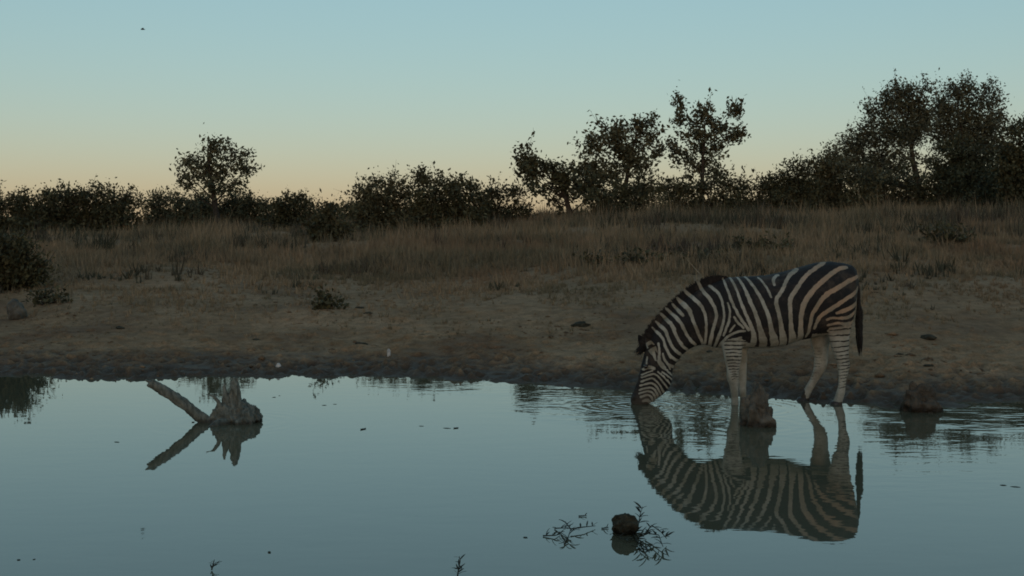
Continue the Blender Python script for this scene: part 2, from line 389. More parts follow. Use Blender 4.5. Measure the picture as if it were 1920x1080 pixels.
# ---- coat pattern traced on the animal's side: pale strokes and dark strokes, each (zoom, [(u, v, width)...])
ZM = {'A': (1330, 490, 6.353), 'R': (1440, 480, 6.0), 'N': (1190, 500, 6.353), 'H': (1170, 600, 6.0), 'F': (1330, 600, 5.4), 'L': (1480, 600, 6.0)}
PALE = [
 ('R', [(660,62,18),(640,70,24),(540,110,34),(440,170,38),(350,240,42),(290,320,44),(220,400,46),(180,460,48),(172,540,46),(178,640,44),(185,740,46),(200,820,62),(230,900,88),(245,975,95)]),
 ('R', [(870,122,34),(840,125,40),(740,150,44),(650,200,47),(560,270,50),(470,340,52),(400,420,56),(340,500,60),(315,580,56),(300,660,52),(300,740,54),(310,820,62),(325,900,78),(330,960,76)]),
 ('R', [(1010,228,34),(980,235,40),(900,260,46),(800,310,52),(700,360,54),(600,410,52),(530,480,50),(480,560,48),(440,620,46),(425,700,44),(420,760,42),(415,830,36),(395,890,32)]),
 ('R', [(1020,345,30),(1000,360,34),(940,410,42),(860,450,46),(770,500,46),(690,550,46),(610,600,46),(550,640,44),(510,690,40),(490,740,34),(475,800,26)]),
 ('R', [(1010,470,26),(985,490,30),(930,545,42),(860,580,46),(790,605,44),(710,630,30)]),
 ('R', [(975,590,26),(950,610,30),(880,670,42),(800,690,38),(720,685,26),(650,680,24),(600,700,24)]),
 ('R', [(930,715,30),(900,740,34),(820,760,40),(750,740,26),(690,750,26),(620,760,30)]),
 ('R', [(910,780,34),(880,790,36),(780,800,40),(700,810,32),(640,830,28)]),
 ('A', [(1040,85,24),(1000,110,30),(920,160,36),(860,230,38),(810,320,38),(770,380,40),(725,420,44),(720,480,48),(740,560,46),(760,640,46),(775,720,50),(790,800,58),(820,880,84),(840,960,94),(850,1020,90)]),
 ('A', [(800,160,20),(770,170,24),(715,210,32),(720,270,28)]),
 ('A', [(560,190,20),(580,215,24),(620,290,28),(650,360,30),(670,410,20)]),
 ('A', [(390,150,20),(410,180,24),(450,240,34),(500,330,36),(545,420,41),(590,520,42),(625,620,44),(645,700,50),(670,800,58),(700,880,84),(735,960,98),(745,1020,94)]),
 ('A', [(300,130,18),(310,160,22),(345,250,32),(385,360,38),(425,470,40),(475,580,42),(510,680,46),(535,780,54),(570,870,84),(600,950,94),(605,1020,90)]),
 ('A', [(232,180,22),(240,215,26),(265,300,28),(300,420,31),(330,520,33),(375,620,35),(425,720,36),(455,800,46),(475,870,62),(480,940,72),(475,1010,66)]),
 ('A', [(150,200,20),(155,240,24),(180,360,27),(220,480,30),(260,580,31),(310,660,33),(365,730,35),(410,790,35)]),
 ('A', [(170,480,17),(195,570,23),(185,670,25),(155,770,25),(125,860,25)]),
 ('A', [(235,640,21),(265,690,27),(310,740,29),(345,770,27)]),
 ('A', [(240,740,24),(210,790,23),(185,820,15)]),
 ('A', [(370,805,22),(290,810,27),(210,840,27),(150,890,27),(110,950,31),(100,1030,31)]),
 ('A', [(330,880,19),(260,900,19),(200,915,15)]),
 ('A', [(-10,290,30),(20,320,36),(75,360,37),(105,450,28),(125,560,26),(125,660,27),(105,770,29),(75,880,31),(50,960,31),(45,1040,29)]),
 ('N', [(735,160,30),(760,220,44),(810,310,46),(870,380,37),(920,470,35),(940,560,33),(920,650,33),(895,750,35),(880,850,35),(880,940,35)]),
 ('N', [(560,240,24),(590,290,32),(650,340,42),(710,400,44),(770,460,37),(805,550,31),(820,650,29),(822,760,29),(822,910,29)]),
 ('N', [(490,360,30),(520,400,42),(570,450,56),(625,500,50),(645,570,41),(680,670,37),(725,770,35),(770,860,32),(795,910,32)]),
 ('N', [(430,430,22),(450,460,28),(500,510,44),(550,570,30)]),
 ('N', [(355,480,22),(380,510,28),(440,560,38),(500,620,41),(535,680,37),(580,770,35),(630,850,36),(700,915,36)]),
 ('N', [(295,545,24),(320,580,32),(380,640,50),(430,690,45),(450,760,37),(490,850,35),(540,920,34),(610,980,34)]),
 ('N', [(235,640,22),(260,670,28),(320,720,44),(360,770,41),(385,860,35),(430,950,35),(490,1010,35),(560,1050,32)]),
 ('N', [(195,715,22),(220,745,26),(280,790,37),(320,850,31),(340,930,29),(380,1010,29),(410,1070,29)]),
 ('H', [(440,280,26),(480,360,28),(530,420,32),(610,455,32)]),
 ('H', [(415,360,24),(430,430,26),(480,490,32),(560,525,32)]),
 ('H', [(365,250,22),(380,330,24),(370,410,24),(390,470,50),(430,520,40)]),
 ('H', [(300,300,30),(320,380,34),(330,430,22)]),
 ('H', [(248,400,18),(232,480,18)]), ('H', [(352,440,14),(400,525,20),(465,545,18)]), ('H', [(470,470,16),(500,540,18)]),
 ('H', [(200,540,28),(260,505,40),(320,525,34)]),
 ('H', [(185,600,16),(250,570,16),(300,550,14)]),
 ('H', [(180,632,19),(260,603,19),(310,580,17),(350,596,17),(400,655,18),(450,715,19),(490,770,19)]),
 ('H', [(175,676,20),(250,645,20),(305,630,20),(345,668,20),(395,728,21),(435,795,21)]),
 ('H', [(168,722,21),(240,694,21),(310,690,21),(352,735,21),(392,795,21),(412,845,21)]),
 ('H', [(160,768,21),(240,742,21),(310,741,22),(352,795,22),(372,860,21)]),
 ('H', [(156,812,21),(230,780,21),(300,785,22),(332,838,22),(352,900,21)]),
 ('H', [(168,848,22),(240,822,23),(290,836,24),(317,900,24)]),
 ('H', [(200,888,30),(250,885,40),(285,915,38)]),
 ('H', [(360,560,17),(420,612,19),(470,664,19),(530,730,19)]),
 ('H', [(405,560,16),(462,604,19),(530,658,19)]),
 ('H', [(470,560,18),(540,615,18)]),
]
def stroke_segments(data, jitter=0.0):
    S = []
    for z, pts in data:
        ox, oy, k = ZM[z]
        q = np.array([((u / k) + ox, (v / k) + oy, wd / k) for u, v, wd in pts])
        # resample smoothly
        t = np.arange(len(q)); tt = np.linspace(0, len(q) - 1, (len(q) - 1) * 3 + 1)
        r = np.stack([np.interp(tt, t, q[:, c]) for c in range(3)], -1)
        if len(r) > 4:
            for _ in range(2): r[1:-1] = (r[:-2] + 2 * r[1:-1] + r[2:]) / 4
        S.append(np.concatenate([r[:-1], r[1:]], 1))
    return np.concatenate(S)
SEG = stroke_segments(PALE)
# dark bands on the legs (bars across, thinning out downwards)
DARK = []
for k, v in enumerate(np.cumsum([0, 42, 40, 38, 36, 34, 32, 30, 28, 26, 26, 24, 24]) + 196):
    wv = max(16 - k * 0.55, 9); l = 112 + 7.0 * k; r = 345 - 4 * k if k < 4 else 340 - 6.5 * k
    j = random.uniform(-5, 5)
    DARK.append(('F', [(l, v + 2, wv * .8), ((l * 2 + r) / 3, v - 4 + j, wv), ((l + 2 * r) / 3, v - 2 - j, wv * (1 if k % 3 else .5)), (r, v + 4 + j, wv * .7)]))
for k, v in enumerate(np.cumsum([0, 66, 66, 62, 50, 46, 40, 38, 36, 36, 36, 36, 34, 34, 34, 32]) + 92):
    wv = max(17 - k * 0.55, 9); l = 385 + 14 * k if k < 8 else 500 + 3 * (k - 8); r = 690
    j = random.uniform(-6, 6)
    DARK.append(('L', [(l, v + 14, wv * .45), (l + (r - l) * .35, v + 6 + j, wv), (l + (r - l) * .7, v - 4 - j, wv * 1.1), (r, v - 12, wv)]))
for k in range(11):                                             # faint broken bars on the far hind leg
    v = 330 + k * 36; l = 250 + 4 * k if k < 5 else 250 - 13 * (k - 5); j = random.uniform(-4, 4)
    DARK.append(('L', [(l + random.uniform(0, 60), v + j, 5), (l + 110, v - j, 7), (l + random.uniform(140, 190), v - 6, 4)]))
SEGD = stroke_segments(DARK)

def seg_field(px, S):
    """max over strokes of (half width - distance), in photo pixels"""
    out = np.full(len(px), -99.0)
    for a in range(0, len(px), 20000):
        p = px[a:a + 20000]; best = np.full(len(p), -99.0)
        for s in S:
            ax, ay, aw, bx, by, bw = s
            lo = min(ax, bx) - 14; hi = max(ax, bx) + 14
            sel = np.nonzero((p[:, 0] > lo) & (p[:, 0] < hi) & (p[:, 1] > min(ay, by) - 14) & (p[:, 1] < max(ay, by) + 14))[0]
            if len(sel) == 0: continue
            q = p[sel]; dx, dy = bx - ax, by - ay; L = dx * dx + dy * dy + 1e-9
            t = np.clip(((q[:, 0] - ax) * dx + (q[:, 1] - ay) * dy) / L, 0, 1)
            d = np.hypot(q[:, 0] - ax - t * dx, q[:, 1] - ay - t * dy)
            best[sel] = np.maximum(best[sel], (aw + (bw - aw) * t) / 2 - d)
        out[a:a + 20000] = best
    return out

def side_px(co):
    """zebra-local point -> position on the side drawing"""
    D = ZO[1] + co[:, 1] * 0
    X = (co[:, 0] + ZO[0]) / 11.4 * FPX + 960
    Y = HOR + (CAM_H - co[:, 2]) / 11.4 * FPX
    return np.stack([X, Y], -1)

def coat(o, pale_all=False):
    me = o.data; co = get_co(me); no = get_no(me); p = side_px(co)
    p = p + np.stack([1.3 * fbm(co[:, 0] * 30, co[:, 2] * 30, 41, 2), 1.3 * fbm(co[:, 0] * 30, co[:, 2] * 30, 43, 2)], -1)
    f = seg_field(p, SEG)
    X, Y = p[:, 0], p[:, 1]
    legs = ((Y > 631) & (X > 1345) & (X < 1410) & (Y > 628 + 0.35 * np.abs(X - 1372))) | ((Y > 612) & (X > 1548)) | ((Y > 624) & (X > 1517))
    front = (X < 1450)
    upper = legs & (((Y < 640) & front & ((X < 1352) | (X > 1395))))
    legs &= ~upper
    d = seg_field(p, SEGD)
    f = np.where(legs, np.where(d > -90, -d, 9), f)
    out = no[:, 1] * np.sign(co[:, 1] + 1e-6)
    inner = legs & ((out < -0.05) | ((co[:, 1] > 0) & (no[:, 1] < 0)))
    f = np.where(inner, np.where((X < 1555) & (Y > 650), np.maximum(f, -.25), 9), f)
    belly = (Y > 647) & (X > 1395) & (X < 1515) & (no[:, 2] < -0.93)
    f = np.where(belly, np.maximum(f, 1.2), f)
    hood = (X < 1195 + 0.0 * Y) & (Y > 735) | ((Y > 756) & (X < 1215))        # dark muzzle
    f = np.where(hood, np.minimum(f, -2), f)
    f = np.where((Y > 750) & (X > 1490), np.minimum(f, -1), f)
    f = np.clip(f, -8, 9)
    at = me.attributes.new('pale', 'FLOAT', 'POINT'); at.data.foreach_set('value', f.astype(np.float32))

zm = NT('zebra_coat', 0.75, 0.25)
at = zm.n('ShaderNodeAttribute', attribute_name='pale')
ob = zm.obj()
fz = zm.math('ADD', at.outputs['Fac'], zm.math('MULTIPLY', zm.math('SUBTRACT', zm.noise(60, 5, ob, .7), 0.5), 2.4))
fac = zm.smooth(fz, -0.45, 0.45)
sp = zm.n('ShaderNodeSeparateXYZ'); zm.l(ob, sp.inputs[0])
rump = zm.smooth(sp.outputs[0], 0.1, 0.7)
high = zm.smooth(sp.outputs[2], 0.55, 0.8)
pale = zm.mix(zm.math('MULTIPLY', rump, high), (.36, .365, .31), (.35, .25, .165))
pale = zm.mix(zm.smooth(zm.noise(9, 4, ob), 0.35, 0.75), pale, (.195, .19, .145))
dark = zm.mix(zm.noise(14, 3, ob), (.007, .008, .009), (.017, .015, .014))
coatc = zm.mix(fac, dark, pale)
mudz = zm.math('SUBTRACT', 1.0, zm.smooth(zm.math('ADD', sp.outputs[2], zm.math('MULTIPLY', zm.noise(22, 4, ob), .22)), .06, .3))
coatc = zm.mix(zm.math('MULTIPLY', mudz, .5), coatc, (.09, .08, .06))
coatc = zm.mix(zm.math('MULTIPLY', zm.smooth(zm.noise(5, 5, ob, .7), .48, .7), .35), coatc, (.12, .095, .068))
coatc = zm.mix(0.35, coatc, zm.ramp(zm.noise(160, 2, ob), [(.3, .6), (.7, 1.25)]), 'MULTIPLY')
zm.bump(zm.noise(140, 3, ob), 0.35, 0.01)
COAT = zm.col(coatc)
def plain(name, c, rough=0.8, spec=0.2, scale=20, var=0.5, bump=0.4, bdist=0.02, wet=None):
    m = NT(name, rough, spec); ob = m.obj()
    nz = m.noise(scale, 4, ob)
    m.bump(m.noise(scale * 2.5, 4, ob), bump, bdist)
    out = m.mix(1.0, c, m.ramp(nz, [(.3, 1 - var), (.7, 1 + var)]), 'MULTIPLY')
    if wet:                                                     # soaked dark just above the water
        z_ = m.n('ShaderNodeSeparateXYZ'); m.l(m.pos(), z_.inputs[0])
        k_ = m.math('SUBTRACT', 1.0, m.smooth(m.math('ADD', z_.outputs[2], m.math('MULTIPLY', nz, wet)), wet * .9, wet * 1.6))
        m.l(m.math('SUBTRACT', rough, m.math('MULTIPLY', k_, .4)), m.b.inputs['Roughness'])
        out = m.mix(k_, out, tuple(v * .4 for v in c))
    return m.col(out)
HOOF = plain('hoof_horn', (.03, .026, .022), 0.5, 0.4)
TAILM = plain('tail_hair', (.022, .021, .019), 0.8, 0.2, 60)
EYE = plain('eye_dark', (.008, .006, .005), 0.08, 0.6, 5, .1, 0)

zebra = thing('zebra', 'striped zebra drinking with lowered head and one front leg in the water', 'zebra', ZO)
body = zb.build('body', COAT, zebra, smooth=True)
remesh(body, 0.0085, 7, 0.5)
bc = get_co(body.data); bn = get_no(body.data); bpx = side_px(bc)
relief = np.zeros(len(bc))
for X, Y, rx, ry, dpt in ((1372, 578, 20, 34, .016), (1350, 610, 16, 20, .012), (1399, 600, 13, 30, -.013), (1516, 596, 15, 22, -.024), (1562, 560, 26, 30, .014), (1546, 606, 10, 16, .008),
                          (1292, 630, 34, 10, -.010), (1276, 604, 40, 9, .008), (1440, 600, 40, 26, .010), (1325, 590, 12, 40, -.008), (1229, 712, 14, 6, .006), (1222, 700, 5, 22, -.006), (1583, 530, 9, 16, -.010), (1470, 520, 20, 8, -.006)):
    relief += dpt * np.exp(-((bpx[:, 0] - X) / rx) ** 2 - ((bpx[:, 1] - Y) / ry) ** 2)
relief *= np.clip(np.abs(bn[:, 1]) * 1.3, 0, 1)
relief += .0025 * fbm(bc[:, 0] * 12, bc[:, 2] * 12 + bc[:, 1] * 5, 55)
set_co(body.data, bc + bn * relief[:, None])
coat(body)

# mane: upright hair standing on the crest of the neck
crest = np.array([(1362, 523), (1350, 524), (1337, 528), (1318, 537), (1300, 547), (1284, 559), (1266, 575), (1250, 591), (1236, 607), (1224, 623), (1215, 640), (1210, 652)], float)
seg = np.hypot(*np.diff(crest, axis=0).T); cum = np.concatenate([[0], np.cumsum(seg)])
mn = MB(); n_hair = 1500
for k in range(n_hair):
    t = rng.uniform(0, cum[-1]); X = np.interp(t, cum, crest[:, 0]); Y = np.interp(t, cum, crest[:, 1])
    t2 = min(t + 3, cum[-1]); X2 = np.interp(t2, cum, crest[:, 0]); Y2 = np.interp(t2, cum, crest[:, 1])
    d = np.array([X2 - X, Y2 - Y]); d /= np.hypot(*d) + 1e-6; nrm = np.array([d[1], -d[0]])
    if nrm[1] > 0: nrm = -nrm
    u = t / cum[-1]
    hpx = (5.5 + 10 * min(1, u * 6)) * (0.72 + 0.28 * rng.random()) * (1 if u < .9 else 1.15) * (1 + .12 * math.sin(t * .6))
    lean = rng.normal(0, 1.8); yo = rng.normal(0, 0.011); w2 = rng.uniform(1.0, 1.7)
    b0 = np.array([X, Y]) - nrm * 4; top = np.array([X, Y]) + nrm * hpx + d * (lean - 1.5)
    a = ZP(*(b0 - d * w2), yo); b = ZP(*(b0 + d * w2), yo); c = ZP(*(top), yo * 1.6 + rng.normal(0, .006))
    m_ = (a + b) / 2 * .35 + c * .65; off = (b - a) * .36
    mn.add([a, b, m_ + off, m_ - off, c], [[0, 1, 2, 3]], [[3, 2, 4]])
mane = mn.build('mane', COAT, zebra)
coat(mane)

# tail
tl = MB()
tp = [(1596, 520), (1605, 530), (1609, 548), (1610, 570), (1610.5, 595)]
tl.tube([ZP(x, y, -.02) for x, y in tp], [.03, .028, .022, .018, .016], 10)
for k in range(260):
    y0 = rng.uniform(560, 615); y1 = min(668, y0 + rng.uniform(30, 60)); ph = rng.uniform(0, 6.28); r = rng.uniform(.3, 1)
    spread = 7 * r; x0 = 1610 + 1.5 * math.cos(ph); xm = 1611 + spread * math.cos(ph); x1 = 1612.5 + spread * .6 * math.cos(ph)
    ym = (y0 + y1) / 2
    dy = .03 * r * math.sin(ph)
    tl.tube([ZP(x0, y0, -.02 + dy * .3), ZP(xm, ym, -.02 + dy), ZP(x1, y1, -.02 + dy * .6)], [.005, .006, .001], 4, False)
tl.build('tail', TAILM, zebra)

# ears: cupped leaf shapes
def ear(base, tip, dy, wid, pale):
    A = ZP(*base, dy); B = ZP(*tip, dy * 1.5); ax = B - A; L = np.linalg.norm(ax); ax /= L
    sd = np.cross(ax, [0, 1, 0]); sd /= np.linalg.norm(sd); nn = np.array([0, 1.0, 0])
    n, m = 12, 9; Vo = []
    for layer, off in ((0, 0), (1, .008)):
        for i in range(n):
            t = i / (n - 1); ww = wid * (math.sin(math.pi * min(1, t * .86 + .14)) ** .75)
            for j in range(m):
                s_ = (j / (m - 1) - .5) * 2
                Vo.append(A + ax * L * t + sd * ww * s_ + nn * ((s_ ** 2) * ww * .8 * -1 + off))
    Q = []
    for layer in (0, 1):
        o = layer * n * m
        for i in range(n - 1):
            for j in range(m - 1): Q.append([o + i * m + j, o + i * m + j + 1, o + (i + 1) * m + j + 1, o + (i + 1) * m + j])
    for i in range(n - 1):
        for j in (0, m - 1): Q.append([i * m + j, (i + 1) * m + j, n * m + (i + 1) * m + j, n * m + i * m + j])
    e = mesh_np('ear', np.array(Vo), Q, None, COAT, zebra, True)
    co = get_co(e.data); t = ((co - A) @ ax) / L; s_ = np.abs((co - A) @ sd) / wid
    f = np.where((t > .8) | ((t > .42) & (t < .56)) , -3.0, 3.0) if pale else np.where(s_ > .72, 2.0, -3.0)
    at = e.data.attributes.new('pale', 'FLOAT', 'POINT'); at.data.foreach_set('value', f.astype(np.float32))
    return e
ear((1229, 666), (1211, 633), -.065, .04, True)
ear((1213, 658), (1197, 627), .06, .04, False)
fl = MB()
for k in range(90):                                             # forelock between the ears
    a = ZP(1214 + rng.normal(0, 2.5), 648 + rng.normal(0, 5), rng.normal(0, .015)); b = ZP(1197 + rng.normal(0, 4), 660 + rng.normal(0, 5), rng.normal(0, .02))
    m_ = (a + b) / 2 + np.array([0, 0, .02]); fl.tube([a, m_, b], [.004, .004, .001], 4, False)
fl.build('forelock', TAILM, zebra)
for sgn in (-1, 1):
    c = ZP(1211, 687, sgn * .097)
    e = MB(); th = np.linspace(0.05, math.pi - 0.05, 9); ph = np.linspace(0, 2 * math.pi, 14, endpoint=False)
    e.loft([c + .021 * np.stack([np.sin(t) * np.cos(ph), np.sin(t) * np.sin(ph), np.cos(t) + 0 * ph], -1) for t in th])
    e.build('eye', EYE, zebra, smooth=True)
for X, Y, dy in ((1375, 783, -.125), (1391, 773, .125), (1567, 760, -.135), (1505, 753, .135)):
    h = MB(); c = ZP(X, Y, dy); th = np.linspace(0, 2 * math.pi, 16, endpoint=False)
    R = []
    for dz, k in ((-.022, 1.12), (-.02, 1.16), (.01, 1.06), (.034, .9), (.04, .7)):
        R.append(c + np.stack([.054 * k * np.cos(th) - .012 * (1 - dz / .04) * .6, .05 * k * np.sin(th), 0 * th + dz], -1))
    h.loft(R); h.build('hoof', HOOF, zebra, smooth=True)

# ------------------------------------------------------------------ dead stump in the water
WOOD = NT('dead_wood', 0.9, 0.15); ob = WOOD.obj()
mp = WOOD.n('ShaderNodeMapping'); mp.inputs['Scale'].default_value = (1, 1, .35); WOOD.l(ob, mp.inputs[0])
wn = WOOD.noise(28, 6, mp.outputs[0], .65); wn2 = WOOD.noise(5, 3, ob)
WOOD.bump(wn, 0.8, 0.03)
wz = WOOD.n('ShaderNodeSeparateXYZ'); WOOD.l(WOOD.pos(), wz.inputs[0])
wetw = WOOD.math('SUBTRACT', 1.0, WOOD.smooth(WOOD.math('ADD', wz.outputs[2], WOOD.math('MULTIPLY', wn2, .05)), .035, .065))
WOOD.l(WOOD.math('SUBTRACT', .9, WOOD.math('MULTIPLY', wetw, .45)), WOOD.b.inputs['Roughness'])
WOODM = WOOD.col(WOOD.mix(WOOD.math('MULTIPLY', wetw, .65), WOOD.mix(wn2, WOOD.ramp(wn, [(.3, (.05, .056, .048)), (.5, (.18, .195, .165)), (.72, (.32, .34, .29))]), WOOD.ramp(wn, [(.3, (.028, .033, .03)), (.7, (.12, .136, .118))])), (.022, .022, .018)))
SD = 10.25
def SP(X, Y, dy=0.0): return P(X, Y, SD + dy)
def rough_tube(pts, rad, amp=.012, vox=.008, it=1, name='root', parent=None, origin=None, extra=()):
    b = MB(); b.tube(pts, rad, 12)
    for p_, r_ in extra: b.tube(p_, r_, 10)
    o = b.build(name, WOODM, parent, origin)
    remesh(o, vox, it)
    co = get_co(o.data); no = get_no(o.data)
    d = amp * (fbm(co[:, 0] * 25 + co[:, 2] * 14, co[:, 1] * 25 - co[:, 2] * 9, 61) + .6 * fbm(co[:, 0] * 60, co[:, 1] * 60 + co[:, 2] * 14, 62, 2))
    set_co(o.data, co + no * d[:, None]); return o
so = SP(437, 790); so[2] = 0
stump = thing('tree_stump', 'grey dead tree stump with jagged roots standing in the water at left', 'stump', so)
rough_tube([SP(392, 800, 0), SP(405, 784, 0), SP(425, 775, 0), SP(450, 772, .02), SP(470, 782, 0), SP(480, 796, -.02)], [.04, .065, .09, .105, .09, .065], .05, .009, 1, 'root_mass', stump, so,
           extra=[([SP(440, 815, 0), SP(438, 780, 0), SP(442, 757, .03)], [.15, .11, .045]), ([SP(455, 800, -.08), SP(462, 780, -.05), SP(466, 762, 0)], [.09, .08, .04]),
                  ([SP(415, 805, -.06), SP(415, 790, -.05), SP(416, 757, 0)], [.085, .055, .016])])
rough_tube([SP(404, 800, -.02), SP(385, 789, -.03), SP(360, 769, -.06), SP(330, 747, -.10), SP(302, 729, -.14), SP(281, 716, -.17)], [.055, .05, .045, .043, .042, .036], .012, .007, 1, 'branch', stump, so,
           extra=[([SP(300, 728, -.14), SP(285, 717, -.16), SP(272, 712, -.18)], [.022, .018, .006])])
rough_tube([SP(441, 770, .02), SP(441, 745, .02), SP(442, 728, .01), SP(442, 708, .01)], [.07, .056, .046, .018], .022, .006, 0, 'root_spike', stump, so,
           extra=[([SP(441, 748, .02), SP(446, 735, .03), SP(449, 722, .03)], [.03, .02, .006]), ([SP(441, 745, .02), SP(437, 733, .0), SP(436, 726, .0)], [.025, .016, .006])])
rough_tube([SP(426, 770, 0), SP(423, 745, -.01), SP(421, 719, -.02)], [.042, .03, .012], .02, .006, 0, 'root_spike', stump, so)
rough_tube([SP(462, 784, 0), SP(472, 772, 0), SP(478, 766, .01)], [.08, .07, .045], .02, .007, 0, 'root_spike', stump, so)
rough_tube([SP(414, 765, -.05), SP(409, 752, -.07), SP(400, 743, -.08), SP(386, 739, -.09)], [.022, .015, .012, .005], .004, .004, 0, 'root', stump, so)
rough_tube([SP(420, 795, -.12), SP(402, 797, -.22), SP(388, 803, -.28)], [.05, .03, .01], .01, .006, 0, 'root', stump, so)

# ------------------------------------------------------------------ mounds, rocks and clods
def lump(name, label, cat, c, rx, ry, rz, mat, seed=0, amp=.25, group=None, sub=4, freq=3.0):
    bm = bmesh.new(); bmesh.ops.create_icosphere(bm, subdivisions=sub, radius=1)
    me = bpy.data.meshes.new(name); bm.to_mesh(me); bm.free()
    v = get_co(me)
    d = 1 + amp * (fbm(v[:, 0] * freq * .5 + seed * 7.1, v[:, 1] * freq * .5 + v[:, 2] * freq * .6, seed) * 1.4 + .4 * fbm(v[:, 0] * freq * 2, v[:, 2] * freq * 2 + v[:, 1] * 3, seed + 5))
    set_co(me, v * d[:, None] * np.array([rx, ry, rz]))
    me.polygons.foreach_set('use_smooth', np.ones(len(me.polygons), bool)); me.materials.append(mat)
    o = bpy.data.objects.new(name, me); C.objects.link(o); o.location = tuple(c)
    return tag(o, label, cat, group)
MUD = plain('mound_mud', (.105, .098, .078), 0.85, 0.2, 9, .45, .9, .05, .06)
DKM = plain('dark_mud', (.07, .06, .045), 0.8, 0.25, 9, .4, .9, .05, .06)
ROCK = plain('pale_rock', (.1, .1, .085), 0.9, 0.2, 8, .4, .8, .04)
DUNG = plain('dung_fibre', (.045, .045, .033), 0.95, 0.1, 30, .5, 1, .02, .025)
def ground_D(X, Y):
    d = np.arange(12.0, 70, .1); z, _ = terrain_z((X - 960) / FPX * d, d)
    yy = HOR + (CAM_H - z) / d * FPX; k = np.nonzero(yy < Y)[0]
    return float(d[k[0]]) if len(k) else 60.0
def px_ground(X, D, dz=0.0):
    x = (X - 960) / FPX * D; return (x, D, gz_at(x, D) + dz)
c = P(1416, 797, 10.06)
lump('mud_mound', 'grey brown muddy stub standing in the water in front of the zebra front legs', 'mound', (c[0], c[1], .0), .135, .12, .30, MUD, 17, .55, None, 5, 4.0)
c = P(1722, 770, 10.9)
lump('mud_mound', 'bank coloured muddy stub at the water edge right of the zebra', 'mound', (c[0], c[1], .0), .14, .13, .22, DKM, 8, .5, None, 5)
c = P(1172, 1000, 6.42)
lump('dung_ball', 'round brown dung ball half sunk in the near water among weeds', 'dung', (c[0], c[1], .045), .066, .066, .062, DUNG, 4, .2, None, 5, 3.4)
lump('rock', 'pale grey rock below the dark bush at the left edge', 'rock', px_ground(31, 18.6, .1), .13, .14, .17, ROCK, 5, .35)
lump('pebble', 'small white pebble on the wet mud left of the other white one', 'pebble', px_ground(522, 14.0, .03), .028, .026, .04, plain('white_stone', (.42, .42, .4), .8, .2), 6, .25, sub=3)
lump('pebble', 'small upright white pebble on the mud edge behind the middle of the water', 'pebble', px_ground(729, 14.9, .05), .022, .02, .055, plain('white_stone_b', (.38, .38, .36), .8, .2), 7, .35, sub=3)
clods = [(677, 15.9, 'dark flat clod of dung on the bare bank above the upright white pebble', .1), (1740, 13.3, 'dark clod on the bank behind the dark mound right of the zebra', .07), (1740, 14.9, 'flat dark clod on the bank farther up right of the zebra tail', .12),
         (1688, 14.0, 'small dark clod on the bank just right of the zebra tail', .05), (225, 17.2, 'dark clod on the bare bank above the long stump branch', .08), (690, 18.2, 'small dark clod right of the low green shrub on the bank', .08), (675, 18.9, 'dark clod close beside the low green shrub', .09),
         (1090, 16.8, 'broad dark clod on the bank left of the zebra neck', .16), (1330, 14.6, 'dark clod on the bank under the zebra belly', .06), (480, 16.4, 'small dark clod on the bank behind the stump', .06)]
for k, (X, D, lab, r) in enumerate(clods):
    lump('clod', lab, 'clod', px_ground(X, D, r * .05), r * .8, r * .7, r * .3, DUNG, 20 + k, .35, 'dark clods scattered on the bare bank', 3)

# ------------------------------------------------------------------ floating bits and water weeds
LEAFW = plain('drowned_leaf', (.022, .028, .02), 0.6, 0.3, 40, .4)
def water_pt(X, Y): D = CAM_H * FPX / (Y - HOR); return P(X, Y, D)
bits = [(514, 745, 8, 'small floating leaf right of the stump, nearer of a pair', 0), (524, 742, 6, 'small floating leaf right of the stump, farther of a pair', 1), (608, 760, 9, 'dark floating leaf left of the middle, left one of a close pair', 0), (628, 758, 8, 'dark floating leaf left of the middle, right one of a close pair', 1),
        (681, 805, 14, 'curled floating leaf with a raised tip alone on the open water', 2), (790, 799, 10, 'small flat leaf floating between the curled leaf and the long twig', 1), (838, 803, 16, 'pale thin end twig floating beside a dark lump', 1), (855, 803, 11, 'dark lump floating at the right end of a thin twig', 2),
        (219, 829, 14, 'small leaf floating left below the long stump branch', 1), (505, 1036, 7, 'small dark speck floating below the stump in the near water', 2), (35, 1050, 9, 'dark leaf floating in the near left corner of the water', 0), (64, 1049, 7, 'tiny leaf right beside the one in the near left corner', 1),
        (1881, 910, 12, 'small leaf floating near the right edge, left of a longer one', 0), (1904, 913, 18, 'long dark leaf floating at the right edge of the water', 1), (985, 1008, 12, 'small floating leaf left of the forked water weed', 0), (362, 792, 6, 'dark knob floating under the long stump branch', 2)]
for k, (X, Y, wpx, lab, kind) in enumerate(bits):
    p = water_pt(X, Y); sz = wpx * p[1] / FPX
    n = 10; b = MB(); R = []
    for i in range(7):
        t = i / 6; hw = sz * .5 * (.35 if kind == 1 else .5) * math.sin(math.pi * (t * .9 + .05)); th = np.linspace(0, 2 * math.pi, n, endpoint=False)
        R.append(np.array([(t - .5) * sz, 0, .0 + (.12 * sz * (2 * t - 1) ** 2 if kind == 2 else 0)]) + np.stack([0 * th, hw * np.cos(th) * 1.4, (.004 if kind != 2 else .008) * np.sin(th) * (hw / sz * 3)], -1))
    b.loft(R); o = b.build('floating_leaf', LEAFW, None, smooth=True); o.location = (p[0], p[1], 0.001); o.rotation_euler[2] = rng.uniform(-1.2, 1.2)
    tag(o, lab, 'leaf', 'bits floating on the water')

